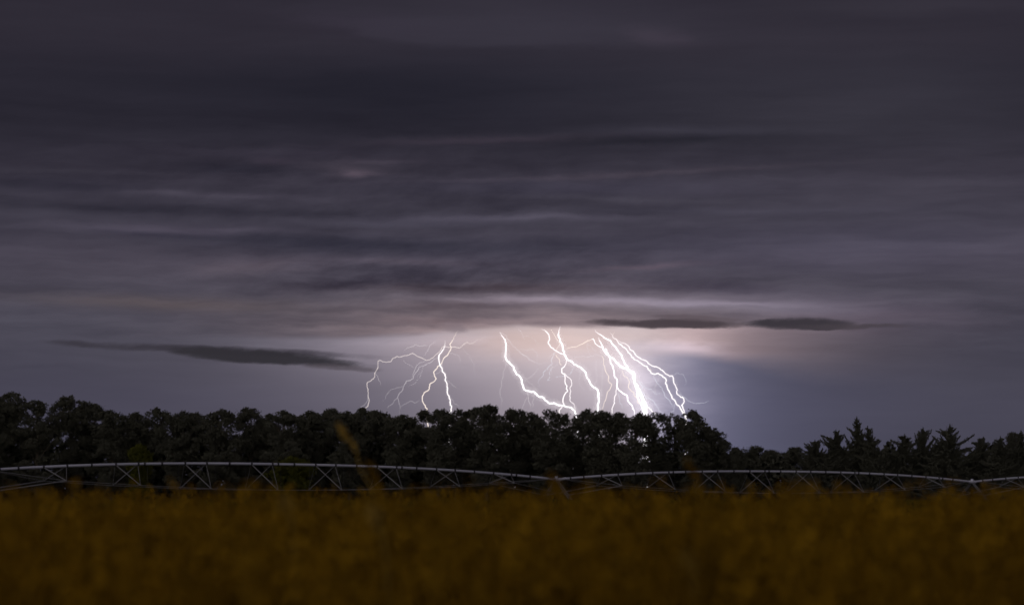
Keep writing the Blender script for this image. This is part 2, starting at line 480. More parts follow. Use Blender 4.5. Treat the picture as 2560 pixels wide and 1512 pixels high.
_seed = [100]
def bolt(label, D, main, w, mat, branches=(), taper0=0.25, w1=None):
    _seed[0] += 17
    o = link('lightning_bolt', stroke_mesh('lightning_bolt', main, w, BOLT[mat], _seed[0], D, 0.15 * taper0, 1.0, w1))
    tag(o, label, 'lightning', 'lightning bolts striking beyond the trees')
    for (pts, bw, bm) in branches:
        _seed[0] += 17
        link('branch', stroke_mesh('branch', pts, bw, BOLT[bm], _seed[0], D, 0.9, 0.25), o)
    if mat in ('hot', 'mid'):                       # added glowing shells imitate the stroke's halo, thinning outwards
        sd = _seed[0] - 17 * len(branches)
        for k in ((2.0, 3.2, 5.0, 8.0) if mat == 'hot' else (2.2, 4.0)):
            link('halo_shell', stroke_mesh('halo_shell', main, w, BOLT['air_glow'], sd, D, 0.1, 1.0, w1, k), o)
    # fine side tendrils
    g = np.random.default_rng(_seed[0] + 5)
    pts = [p for p in main if p[1] < 1000]
    for k in range(3 if mat in ('hot', 'mid') else 2):
        x, y = pts[int(g.integers(len(pts) // 4, len(pts)))]
        q = [(x, y)]; a = g.uniform(0.5, 2.6)
        for j in range(int(g.integers(4, 9))):
            a += g.normal() * 0.45; L = g.uniform(5, 11)
            x += math.cos(a) * L; y += abs(math.sin(a)) * L * 0.9 + 1.0; q.append((x, y))
        link('branch', stroke_mesh('branch', q, 0.8, BOLT['faint'], _seed[0] + k, D, 1.0, 0.1), o)
    return o

bolt('thin wandering bolt reaching farthest left, bent level before it drops', 13600,
     ground_end(zl([(1810,445),(1740,490),(1690,495),(1640,535),(1600,540),(1570,520),(1510,570),(1480,590),(1380,580),(1320,578),(1260,585),(1240,630),(1170,690),(1130,720),(1065,745),(1000,710),(950,690),(895,655),(800,685),(740,705),(665,715),(635,755),(570,768),(500,745),(470,755),(470,830),(430,900),(430,950),(380,1000),(335,1025),(340,1090),(350,1150),(358,1260),(345,1310),(310,1340)]), 905),
     2.0, 'thin', [
     (zl([(1205,715),(1160,730),(1130,765),(1080,785),(1030,815),(980,825),(960,870),(920,920),(905,970),(820,1000),(790,1060),(780,1100),(730,1160),(710,1200),(725,1250),(745,1340),(735,1440)]), 1.5, 'faint'),
     (zl([(1065,745),(1000,770),(960,800),(925,860),(900,920),(880,960)]), 1.1, 'faint'),
     (zl([(1190,510),(1110,560),(1090,610),(1060,660),(1020,700)]), 1.1, 'faint'),
     (zl([(1090,560),(1040,560),(990,570),(930,550),(870,580),(820,600),(775,640)]), 1.1, 'faint'),
     (zl([(780,1060),(720,1080),(650,1100),(600,1140),(570,1180),(530,1260)]), 0.7, 'faint'),
     (zl([(980,1240),(920,1270),(830,1270),(780,1295),(740,1340)]), 0.8, 'faint'),
     (zl([(705,1205),(660,1270),(590,1350)]), 0.8, 'faint'),
     (zl([(1010,900),(985,960),(950,1000),(880,1050),(840,1075)]), 0.6, 'faint'),
     (zl([(780,740),(840,790),(890,820),(920,850)]), 0.7, 'faint'),
     (zl([(1030,820),(1010,890),(960,950)]), 0.6, 'faint'),
     ], 0.5)
bolt('bright white bolt of the crossed pair at left, landing right of its neighbour', 13900,
     ground_end(zl([(1295,500),(1300,560),(1270,620),(1225,680),(1220,720),(1228,770),(1235,800),(1262,840),(1265,880),(1300,915),(1300,980),(1325,1050),(1330,1090),(1325,1140),(1350,1200),(1360,1260),(1380,1310),(1375,1360),(1340,1440)]), 1117),
     3.6, 'mid')
bolt('warm tinted bolt of the crossed pair at left, kinked, landing left of its neighbour', 14300,
     ground_end(zl([(1465,380),(1410,450),(1385,510),(1355,550),(1375,590),(1350,640),(1330,680),(1290,710),(1265,760),(1245,800),(1205,820),(1195,850),(1158,885),(1170,940),(1190,970),(1170,1000),(1110,1040),(1105,1090),(1040,1145),(1018,1190),(1025,1260),(1055,1300),(1078,1345)]), 1070),
     2.7, 'warm', [
     (zl([(1520,590),(1570,660),(1600,700),(1660,800),(1665,930)]), 0.55, 'faint')], 0.4)
bolt('thick white bolt standing alone in the middle that sweeps right low down', 13800,
     ground_end(zl([(1975,395),(2000,440),(2045,490),(2055,560),(2050,640),(2045,680),(2065,750),(2110,790),(2145,820),(2150,860),(2180,910),(2225,945)]) +
     zr([(20,980),(45,1090),(90,1120),(175,1135),(210,1175),(240,1195),(275,1195),(310,1240),(360,1275),(420,1270),(465,1295),(540,1300),(600,1320),(650,1345),(680,1380),(690,1410)]), 1442),
     4.4, 'hot', [
     (zl([(2010,410),(2060,440),(2065,480),(2100,500),(2110,530),(2140,570),(2220,640),(2290,690),(2340,740),(2400,770),(2470,790)]), 1.2, 'faint'),
     (zl([(2060,780),(2020,880),(2010,960),(2000,1060),(1975,1130),(1980,1200),(2005,1250),(1995,1350)]), 1.0, 'faint'),
     (zl([(2310,1130),(2330,1250),(2380,1330)]), 0.8, 'faint'),
     (zl([(2320,1200),(2290,1240),(2250,1360)]), 0.8, 'faint'),
     (zr([(60,1000),(130,950),(200,880),(250,830)]), 0.9, 'faint'),
     (zl([(2200,360),(2250,420),(2290,500)]), 0.7, 'faint'),
     (zl([(2260,440),(2360,450),(2420,510),(2480,560)]), 0.6, 'faint')], 0.5)
bolt('thick white bolt dropping from the cloud and arcing right, beyond the lone middle one', 14200,
     ground_end(zr([(498,325),(480,400),(480,460),(510,530),(530,600),(555,680),(575,720),(640,760),(720,820),(770,850),(820,920),(860,1010),(940,1090),(970,1160),(975,1250),(960,1300),(960,1370)]), 1497),
     4.0, 'hot', [
     (zr([(575,720),(550,820),(515,850),(520,900),(550,920),(555,1000),(580,1060),(590,1130),(545,1180),(530,1240),(545,1290),(520,1320),(485,1360),(485,1420),(488,1500)]), 2.8, 'mid'),
     (zr([(550,900),(590,950),(635,990),(640,1040),(615,1090),(630,1130),(615,1180),(615,1240),(670,1290),(685,1380)]), 1.7, 'mid'),
     (zr([(660,830),(640,880),(615,920),(575,915)]), 1.0, 'blue'),
     (zr([(580,935),(500,940),(430,960)]), 0.8, 'blue')], 0.5, 5.0)
bolt('warm kinked bolt joining the arcing thick bolt halfway down from its left', 14200,
     zr([(262,352),(330,395),(360,440),(365,490),(350,530),(380,580),(430,620),(490,655),(540,665),(575,720)]),
     2.8, 'mid', [
     (zr([(440,670),(480,720),(520,810)]), 1.6, 'warm'),
     (zr([(385,360),(420,420),(470,500),(490,540),(455,600),(440,660)]), 1.1, 'warm'),
     (zr([(440,640),(400,700),(385,740),(400,790),(350,830),(300,880),(290,930),(235,985),(230,1080)]), 1.0, 'blue'),
     (zr([(385,840),(360,900),(370,940),(340,990),(410,975)]), 0.8, 'blue'),
     (zr([(0,600),(60,620),(150,600),(205,650),(210,730),(200,770)]), 0.7, 'faint'),
     (zr([(0,650),(80,690),(150,750),(250,790),(350,775)]), 0.7, 'faint')], 0.3)
bolt('short curved bolt fork at the top, left of the widest bolt', 14500,
     zr([(880,490),(905,480),(920,510),(970,570),(1022,588)]), 2.4, 'mid', [
     (zr([(890,480),(850,500),(800,525),(750,550),(700,575),(640,580),(600,590),(560,610)]), 1.8, 'warm'),
     (zr([(830,540),(880,580),(930,620),(960,650)]), 0.9, 'faint'),
     (zr([(830,540),(850,640),(880,690)]), 0.7, 'faint')], 0.6)
bolt('widest brightest bolt, blazing white where it meets the trees', 14000,
     ground_end(zr([(970,460),(990,510),(1025,580),(1050,640),(1100,690),(1150,720),(1190,770),(1240,820),(1300,840),(1350,870),(1400,920),(1410,1000),(1440,1080),(1460,1150),(1510,1220),(1535,1290),(1545,1390)]), 1608),
     4.2, 'hot', [
     (zr([(1100,700),(1120,780),(1155,850),(1165,930),(1195,970),(1200,1080),(1260,1140),(1330,1230),(1385,1300),(1410,1360),(1420,1440)]), 3.2, 'hot'),
     (zr([(1200,1090),(1175,1180),(1170,1270),(1140,1330),(1138,1370),(1138,1430)]), 2.2, 'mid'),
     (zr([(1010,690),(1030,800),(1060,880),(1095,940),(1090,990),(1135,1040),(1085,1130),(1060,1230),(1035,1290),(1025,1350),(1000,1400)]), 1.8, 'warm'),
     (zr([(940,740),(945,860),(955,930),(950,990),(920,1030),(880,1090),(860,1150)]), 1.0, 'faint'),
     (zr([(1060,685),(1000,690),(930,665),(900,690),(850,705),(700,700),(640,710)]), 1.0, 'faint'),
     (zr([(1260,870),(1275,920),(1330,960),(1350,1000),(1340,1080),(1410,1140),(1450,1220),(1490,1290),(1520,1370)]), 1.9, 'warm'),
     (zr([(1025,880),(1020,960),(1010,1100),(1000,1140)]), 0.9, 'faint'),
     (zr([(1260,900),(1250,990),(1240,1060)]), 0.8, 'faint'),
     (zr([(1200,1140),(1230,1230),(1270,1350)]), 0.8, 'blue'),
     (zr([(1440,1150),(1470,1230),(1510,1330),(1530,1400)]), 3.6, 'hot'),
     (zr([(1055,600),(1075,650),(1095,690)]), 2.4, 'hot')], 0.5, 9.5)
bolt('long white bolt slanting down right that merges into the widest one', 14000,
     ground_end(zr([(930,360),(1000,430),(1060,475),(1110,495),(1135,535),(1190,590),(1220,640),(1255,680),(1280,740),(1320,810),(1360,870),(1410,890),(1415,960),(1425,1020),(1480,1110),(1520,1200),(1560,1290),(1565,1340),(1560,1400)]), 1616),
     3.0, 'hot', [
     (zr([(1440,1010),(1470,1005),(1500,1050),(1520,1080),(1490,1120),(1530,1150),(1560,1210),(1640,1235),(1680,1290),(1720,1370),(1800,1410)]), 1.6, 'blue'),
     (zr([(1565,1315),(1620,1350),(1670,1400),(1690,1450)]), 2.8, 'mid'),
     (zr([(1650,930),(1680,1000),(1720,1050),(1760,1110),(1790,1190),(1840,1230),(1880,1290),(1900,1350)]), 1.2, 'blue'),
     (zr([(1500,1010),(1560,1090),(1620,1100),(1680,1160),(1760,1155)]), 0.9, 'blue'),
     (zr([(1080,520),(1140,600),(1180,680),(1230,760)]), 0.8, 'faint'),
     (zr([(1910,1280),(1905,1370),(1830,1410)]), 0.8, 'blue')], 0.35, 7.0)
bolt('nearer of the two parallel bolts at far right, slanting down to the tree end', 14400,
     ground_end(zr([(1115,400),(1145,450),(1195,490),(1250,550),(1310,600),(1340,650),(1400,710),(1470,760),(1520,800),(1580,840),(1620,900),(1660,915),(1710,905),(1755,930),(1810,990),(1820,1080),(1850,1140),(1880,1210),(1930,1280),(1990,1350),(2040,1420)]), 1712),
     2.8, 'mid', [
     (zr([(1160,400),(1148,430),(1145,450)]), 0.8, 'warm'),
     (zr([(1580,840),(1600,850),(1630,890)]), 0.9, 'warm')], 0.35, 3.6)
bolt('rightmost bolt of all, stepping sharply before the tall tree at the row end', 14600,
     ground_end(zr([(1190,495),(1250,525),(1310,545),(1350,580),(1400,630),(1440,690),(1500,730),(1560,750),(1630,810),(1690,825),(1740,860),(1790,900),(1850,940),(1885,935),(1895,980),(1920,1050),(1945,1110),(1940,1160),(1990,1200),(2025,1215),(2030,1250),(2000,1300),(2030,1370),(2050,1430)]), 1718),
     2.5, 'mid', [
     (zr([(1950,1150),(2050,1210),(2220,1275),(2300,1260),(2340,1240)]), 0.8, 'blue'),
     (zr([(1890,930),(1950,900),(2020,920),(2050,980),(2045,1080)]), 0.5, 'blue')], 0.35, 3.0)

# ------------------------------------------------------------------ broadleaf trees
TD = 330.0
def puff_cloud(g, centre, r, n, size):
    d = g.normal(size=(n, 3)); d /= np.linalg.norm(d, axis=1, keepdims=True)
    rr = r * g.uniform(0.35, 1.05, n) ** 0.6
    return centre + d * rr[:, None] * np.array((1.0, 1.0, 0.82))

def broadleaf(label, px, top, hw, D, seed, dens=1.0, low=0.22, mat='leaf', open_=0.0, name='broadleaf_tree', cat='tree', group='trees of the dark row'):
    g = np.random.default_rng(seed)
    base = at(px, HOR, D); base.z = 0.0
    H = EYE + (HOR - top) / F * D
    R = hw / F * D
    root = empty(name, base)
    tag(root, label, cat, group)
    zb = H * low
    domeh = min(g.uniform(0.8, 1.6), R * 0.7); skew = g.normal() * 0.35
    def roof(x, y):                                   # height the crown reaches at this spot
        r2 = ((x - skew * R * 0.5) ** 2 + (y * 0.8) ** 2) / (R * R)
        return H - domeh * min(r2, 1.8)
    C = []; limbs = []
    nb = int(18 + 7 * dens)
    for i in range(nb):
        q = g.uniform(0, 2 * math.pi)
        rad = R * math.sqrt(g.uniform(0.02, 1.0)) * 0.92
        x, y = math.cos(q) * rad, math.sin(q) * rad * 0.85
        top_z = roof(x, y) - g.uniform(0.35, 0.7)
        t = g.random() ** (0.55 if i % 2 else 1.1)
        z = zb + (top_z - zb) * t
        end = np.array((x, y, z))
        limbs.append(end)
        for k in range(int(g.integers(3, 6))):
            off = g.normal(size=3) * np.array((0.70, 0.70, 0.60)) * min(1.0, R / 2.0)
            pr = g.uniform(0.28, 0.78)
            c = end + off
            c[2] = min(c[2], roof(c[0], c[1]) - pr * 0.7 - abs(g.normal()) * 0.15)
            C.append((c, pr))
    # ragged leaders: the first reaches the measured top
    for k in range(7):
        pr = g.uniform(0.26, 0.50)
        x = skew * R * 0.5 + (0.0 if k == 0 else g.normal() * R * 0.42); y = g.normal() * 0.5
        z = roof(x, y) - pr * 0.86 + (0.0 if k == 0 else g.uniform(-0.5, 0.08))
        C.append((np.array((x, y, min(z, H - pr * 0.8))), pr))
    # unbroken upper surface, thinner where the crown is airy
    for k in range(int(13 * (1.0 - 0.6 * open_))):
        q = g.uniform(0, 2 * math.pi); rad = R * math.sqrt(g.random())
        x, y = math.cos(q) * rad, math.sin(q) * rad * 0.85; pr = g.uniform(0.20, 0.55)
        C.append((np.array((x, y, roof(x, y) - pr * 0.8 - g.uniform(-0.12, 0.6))), pr))
    # heart of the crown
    for k in range(int(26 * dens)):
        t = g.uniform(0, 0.93 - 0.42 * open_)
        C.append((np.array((g.normal() * R * 0.45, g.normal() * R * 0.4, zb + (H - domeh * 0.4 - zb) * t)), g.uniform(0.7, 1.15)))
    pts = []; nr = []
    for c, pr in C:
        n = int(130 * (pr / 0.6) ** 2 * (1.0 - 0.35 * open_))
        p = puff_cloud(g, c, pr, n, 0.2); pts.append(p)
        d = (p - c) / pr * 0.5 + (c - np.array((0, 0, H * 0.55))) / H * 0.9 + np.array((0, -0.75, 0.05))
        nr.append(d)
    # stray sprigs that roughen the outline
    for c, pr in C:
        d = g.normal(size=(12, 3)); d /= np.linalg.norm(d, axis=1, keepdims=True)
        d[:, 2] = np.abs(d[:, 2]) * 0.8
        sp = c + d * pr * g.uniform(1.0, 1.5, (12, 1))
        sp[:, 2] = np.minimum(sp[:, 2], H + 0.15)
        pts.append(sp); nr.append(d * 0.3 + np.array((0, -0.8, 0.0)))
    pts = np.concatenate(pts); nr = np.concatenate(nr)
    nr /= np.linalg.norm(nr, axis=1, keepdims=True) + 1e-6
    V, Fc = leafquads(pts, 0.125, g)
    link('crown', mesh('crown', V, Fc, M[mat], False, np.repeat(nr, 4, axis=0)), root)
    mb = MB()
    lean = g.normal() * 0.3
    tr = max(0.10, 0.020 * H)
    mb.tube([(0, 0, -0.05), (lean * 0.2, 0, H * 0.25), (lean * 0.5, 0, H * 0.5), (lean, 0.1, H * 0.72), (lean * 0.6, 0, H * 0.9)],
            [tr, tr * 0.8, tr * 0.6, tr * 0.38, tr * 0.12], 7)
    for e in limbs:
        z0 = max(H * 0.15, e[2] - np.hypot(e[0], e[1]) * 0.9 - 0.6)
        s0 = np.array((lean * z0 / H, 0, z0))
        mid = (s0 + e) / 2 + np.array((0, 0, 0.25))
        mb.tube([s0, mid, e], [tr * 0.36, tr * 0.22, tr * 0.07], 5)
    link('trunk', mb.mesh('trunk', M['bark'], True), root)
    return root

ROW = [  # px, top, half width, density, open, label
    (-34, 1000, 34, 1, 0, 'tree cut by the left picture edge, its crown mostly outside'),
    (4, 991, 30, 1, 0, 'broad dark tree at the left picture edge, lower than its right neighbour'),
    (35, 979, 36, 1, 0, 'tallest dark tree at the far left, second from the picture edge'),
    (92, 999, 46, 1, 0, 'wide flat-topped tree between the two tallest trees at far left'),
    (181, 988, 36, 1, 0, 'tall narrow tree left of centre of the left half, with a high tufted top'),
    (228, 1004, 34, 1, 0, 'rounded tree leaning on the right side of the tall tufted tree'),
    (279, 1024, 28, 1, 0, 'small low tree just before the dip right of the tall tufted pair'),
    (335, 1028, 36, 1, 0, 'low tree at the bottom of the dip right of the tall tufted pair'),
    (391, 1018, 32, 1, 0.3, 'pointed dark tree first to rise right of the dip in the left row'),
    (448, 1027, 36, 1, 0.2, 'even-topped tree right of the first pointed tree after the dip'),
    (492, 1031, 30, 1, 0, 'lowest small tree left of the two round tree heads under the dark shelf cloud'),
    (549, 1022, 36, 1, 0.2, 'left one of the two round tree heads under the dark shelf cloud'),
    (624, 1018, 40, 1, 0.2, 'right, larger one of the two round tree heads under the dark shelf cloud'),
    (668, 1034, 24, 1, 0, 'small tree in the notch right of the larger round tree head'),
    (714, 1025, 35, 1, 0, 'flat-topped tree rising above the lime green bush'),
    (775, 1025, 32, 1, 0, 'tree standing left of the leaning grass stalk, second from it'),
    (825, 1020, 30, 1, 0, 'tree whose top stands just above the leaning grass stalk'),
    (873, 1025, 30, 1, 0, 'tree just left of where the thin farthest-left bolt lands'),
    (908, 1020, 28, 1, 0, 'rounded tree top touched by the thin farthest-left bolt'),
    (951, 1025, 34, 1, 0, 'tree just right of the thin farthest-left bolt'),
    (1002, 1034, 30, 1, 0, 'low tree in the shallow dip left of the crossed pair of bolts'),
    (1056, 1024, 30, 1, 0.3, 'tree under the left foot of the crossed pair of bolts'),
    (1095, 1022, 26, 1, 0.4, 'thin-crowned tree between the feet of the crossed pair of bolts'),
    (1140, 1022, 30, 1, 0.4, 'tree just right of the right foot of the crossed pair of bolts'),
    (1174, 1018, 24, 1, 0.2, 'narrow tree left of the tallest crown in the middle of the row'),
    (1216, 1010, 32, 1, 0.2, 'tallest crown in the middle of the row, with a twin top'),
    (1282, 1021, 34, 1, 0.3, 'tree right of the tallest middle crown, with a small round knob'),
    (1332, 1029, 30, 1, 0.5, 'low airy tree left of the foot of the lone middle bolt'),
    (1371, 1022, 28, 1, 0.5, 'tree with a peaked top just left of the gap where two bolts cross'),
    (1417, 1032, 28, 0.9, 0.7, 'low tree in the gap under the crossing of two bolts'),
    (1464, 1021, 27, 0.9, 0.7, 'upright tree just right of where the lone middle bolt lands'),
    (1497, 1024, 28, 0.9, 0.7, 'tree under the foot of the thick arcing bolt'),
    (1545, 1030, 30, 0.85, 0.9, 'airy tree with light showing through, left of the widest bolt'),
    (1588, 1029, 26, 0.85, 0.9, 'tree just left of the foot of the widest bolt, full of bright gaps'),
    (1637, 1030, 30, 0.85, 0.9, 'tree just right of the foot of the widest bolt, full of bright gaps'),
    (1686, 1033, 32, 0.9, 0.8, 'tree under the two parallel bolts at the right, light through its middle'),
    (1733, 1024, 24, 1, 0.4, 'tall round-headed tree at the right end of the row'),
    (1774, 1064, 28, 0.9, 0.6, 'lower tree stepping down from the round-headed end tree'),
    (1803, 1098, 18, 0.9, 0.4, 'shortest tree closing the right end of the broadleaf row'),
]
for i, (px, top, hw, dens, op, lab) in enumerate(ROW):
    D = TD + ((i * 37) % 11 - 5) * 1.6
    broadleaf(lab, px, top, hw * 1.22, D, 300 + i, dens, 0.20, 'leaf', op)
for i, (px, top, hw, lab) in enumerate([
    (1843, 1117, 18, 'small bushy tree alone in the low gap right of the tall row'),
    (1890, 1113, 28, 'round low tree in the middle of the low gap'),
    (1934, 1123, 24, 'lowest tree of the low gap, between two rounder ones'),
    (1984, 1117, 30, 'broad low tree just left of the spiky conifers')]):
    broadleaf(lab, px, top, hw * 1.1, 420 + 6 * i, 400 + i, 1.0, 0.1, 'leaf', 0.0, group='low trees in the gap')

broadleaf('lime green bush in front of the trees, right of the left span middle', 735, 1138, 40, 305, 451, 1.1, 0.02, 'lime', 0.0, 'leafy_bush', 'bush', 'green bushes before the row')
broadleaf('narrow green bush rising behind the pipe at the far left', 350, 1112, 17, 306, 452, 1.0, 0.02, 'lime', 0.0, 'leafy_bush', 'bush', 'green bushes before the row')

# ------------------------------------------------------------------ conifers
def conifer(label, px, top, hw, D, seed, upright=0.5):
    g = np.random.default_rng(seed)
    base = at(px, HOR, D); base.z = 0.0
    H = EYE + (HOR - top) / F * D
    R = hw / F * D
    root = empty('conifer_tree', base); tag(root, label, 'conifer', 'spiky conifers at the right')
    mb = MB(); tr = 0.022 * H
    mb.tube([(0, 0, -0.05), (0, 0, H * 0.5), (0, 0, H * 0.98)], [tr, tr * 0.6, tr * 0.08], 7)
    V = []; Fs = []; n0 = 0
    nb = int(g.integers(58, 84)); droop = g.uniform(0.6, 1.3); tilt = g.normal() * 0.06; bare = g.uniform(0.7, 1.1)
    pts = []; dirs = []; sz = []
    for i in range(nb):
        t = (i / (nb - 1)) ** 0.8
        z0 = H * (0.08 + 0.88 * t)
        q = g.uniform(0, 2 * math.pi)
        L = (R * 1.35 * (1 - t) ** (0.8 if upright > 0.6 else 0.62) + 0.25) * g.uniform(0.45, 1.15)
        rise = (0.15 + upright * 0.8) * (0.45 + 0.8 * t) * droop * g.uniform(0.5, 1.4)
        d = np.array((math.cos(q), math.sin(q), 0.0))
        k = max(4, int(L / 0.10))
        tip = None
        P3 = []
        for j in range(k + 1):
            s = j / k
            p = np.array((0, 0, z0)) + d * L * s + np.array((0, 0, L * rise * (0.25 * s + 0.75 * s * s)))
            p[0] += tilt * p[2] * (p[2] / H)
            p[2] = min(p[2], H - 0.9 * abs(p[0] - tilt * p[2]) / max(R, 1) - 0.05 * g.random())
            P3.append(p)
        mb.tube([P3[0], P3[k // 2], P3[-1]], [tr * 0.22, tr * 0.13, 0.01], 4)
        for j in range(1, k + 1):
            s = j / k
            wdt = (0.34 * (1 - s) ** 0.8) * (1 - 0.45 * t) + 0.055
            nn = int(13 * bare * (1 - 0.55 * s) * (1 - 0.35 * t)) + 3
            tan = P3[j] - P3[j - 1]; tan /= np.linalg.norm(tan) + 1e-9
            o = g.normal(size=(nn, 3)) * wdt * 0.75
            pts.append(P3[j] + o)
            dd = tan * 1.0 + g.normal(size=(nn, 3)) * 0.35 + np.array((0, 0, 0.25))
            dirs.append(dd); sz.append(np.full(nn, 0.16 + 0.08 * (1 - s)))
    # leader
    for j in range(26):
        s = j / 25
        nn = 4
        pts.append(np.array((tilt * H * 0.95, 0, H - 1.3 + 1.3 * s)) + g.normal(size=(nn, 3)) * (0.11 * (1 - s) + 0.012))
        dirs.append(np.array((0, 0, 1.0)) + g.normal(size=(nn, 3)) * 0.35); sz.append(np.full(nn, 0.17))
    # dense heart, low down
    nn = 2600
    hh = g.uniform(0.03, 0.74, nn)
    rr = R * 1.05 * (1 - hh) ** 0.8 * np.sqrt(g.random(nn)); qq = g.uniform(0, 6.283, nn)
    pts.append(np.stack([rr * np.cos(qq), rr * np.sin(qq), hh * H], 1)); dirs.append(g.normal(size=(nn, 3))); sz.append(np.full(nn, 0.30))
    c = np.concatenate(pts); dv = np.concatenate(dirs); s = np.concatenate(sz)[:, None] * g.uniform(0.7, 1.3, (len(c), 1))
    dv /= np.linalg.norm(dv, axis=1, keepdims=True)
    b = g.normal(size=c.shape); b -= (b * dv).sum(1, keepdims=True) * dv; b /= np.linalg.norm(b, axis=1, keepdims=True)
    cn = c / np.array((R, R, 1e9)) * 0.4 + dv * 0.15 + np.array((0, -0.8, 0.05)); cn /= np.linalg.norm(cn, axis=1, keepdims=True)
    Vq = np.stack([c - dv * s, c + b * s * 0.33, c + dv * s, c - b * s * 0.33], 1).reshape(-1, 3)
    link('crown', mesh('crown', Vq, np.arange(len(Vq)).reshape(-1, 4), M['needle'], False, np.repeat(cn, 4, axis=0)), root)
    link('trunk', mb.mesh('trunk', M['bark'], True), root)

for i, (px, top, hw, up, lab) in enumerate([
    (2040, 1100, 42, 0.3, 'low spreading conifer at the left end of the spiky group'),
    (2093, 1075, 42, 0.4, 'conifer of middle height just left of the tallest spire'),
    (2148, 1042, 34, 0.9, 'tallest conifer, a narrow spire above all others at the right'),
    (2182, 1065, 30, 0.7, 'thin conifer spire pressed against the right of the tallest one'),
    (2245, 1085, 44, 0.4, 'broad airy conifer right of the dip after the tall spires'),
    (2303, 1069, 34, 1.0, 'conifer with two thin upright tips in the middle of the right group'),
    (2367, 1061, 52, 0.35, 'wide flat-tiered conifer with fanned branches, second tallest at the right'),
    (2444, 1092, 44, 0.3, 'low flat-topped conifer right of the fanned one'),
    (2492, 1091, 30, 0.5, 'small conifer between the flat-topped one and the right picture edge'),
    (2529, 1080, 24, 0.9, 'slim conifer with a single finger-like tip near the right edge'),
    (2562, 1076, 36, 0.5, 'conifer cut by the right picture edge')]):
    conifer(lab, px, top, hw * 1.65, 400 + (i * 5) % 13, 500 + i, up)

# undergrowth and the wood behind, which read as one mass
def mass(name, label, x0, x1, D, top_fn, n, depth, size, mat, seed):
    g = np.random.default_rng(seed)
    px = g.uniform(x0, x1, n)
    d = D + g.uniform(-depth, depth, n)
    tops = np.array([EYE + (HOR - top_fn(p)) / F * D for p in px])
    tops *= 0.82 + 0.18 * np.sin(px * 0.071 + 1.3) * np.sin(px * 0.023)
    z = tops * g.random(n) ** 1.15
    c = np.stack([(px - 1280) / F * d, d, z], 1)
    low_ = g.random(n) < 0.25; c[low_, 2] = g.uniform(0.0, 2.6, int(low_.sum()))
    V, Fc = leafquads(c, size, g)
    nr = g.normal(size=(n, 3)) * 0.35 + np.array((0, -0.7, 0.4)); nr /= np.linalg.norm(nr, axis=1, keepdims=True)
    o = link(name, mesh(name, V, Fc, mat, False, np.repeat(nr, 4, axis=0))); tag(o, label, 'undergrowth', kind='stuff')
    return o
def wood_top(p):
    if p < 1350: return 1066
    if p < 1700: return 1066 + (p - 1350) / 350 * 66
    return 1140
mass('undergrowth', 'dark undergrowth filling the foot of the broadleaf row', -90, 1825, 338, wood_top, 52000, 6, 0.34, M['leaf'], 71)
mass('undergrowth', 'dark scrub under the low gap and the conifers', 1790, 2640, 430, lambda p: 1130 if p < 2010 else 1108 + 14 * math.sin(p * 0.05), 34000, 9, 0.40, M['needle'], 72)

# ------------------------------------------------------------------ centre pivot irrigator
J0 = np.array(at(-50, HOR, 150.0)); JM = np.array(at(1391, HOR, 179.0))
STEP = JM - J0; STEP[2] = 0
SPAN = np.linalg.norm(STEP); TDIR = STEP / SPAN
NDIR = np.array((TDIR[1], -TDIR[0], 0.0))         # across the line, towards the camera
JZ = [EYE + 1.62, EYE + 1.31, EYE + 1.33, EYE + 1.36]   # pipe height at the towers
irr = empty('pivot_irrigator', Vector((JM[0], JM[1], 0)))
tag(irr, 'long arched galvanised pivot irrigator with trussed spans crossing the field', 'irrigator')
ORG = np.array((JM[0], JM[1], 0.0))

def member(name, a, b, r, mat, parent=irr, sides=5):
    mb = MB(); mb.tube([np.asarray(a) - ORG, np.asarray(b) - ORG], r, sides)
    return link(name, mb.mesh(name, M[mat]), parent)

ring = MB()
for r in (0.115,):
    ring.tube([(-0.055, 0, 0), (-0.054, 0, 0), (0.054, 0, 0), (0.055, 0, 0)], [0.02, 0.125, 0.125, 0.02], 8)
ring_me = ring.mesh('pipe_clamp', M['dark'])

def pipe_pt(s, t):
    p = J0 + STEP * (s + t); z = JZ[s] + (JZ[s + 1] - JZ[s]) * t
    p[2] = z + 0.70 * (1 - abs(2 * t - 1) ** 2.4)
    return p
def chord_pt(s, t, side):
    p = J0 + STEP * (s + t); z0 = (JZ[s] - 1.33 + JZ[s + 1] - 1.33) / 2
    p = p + NDIR * side * (1.05 + 0.80 * (1 - (2 * t - 1) ** 2))
    p[2] = 0.38 + z0 + 0.87 * (2 * t - 1) ** 2
    return p

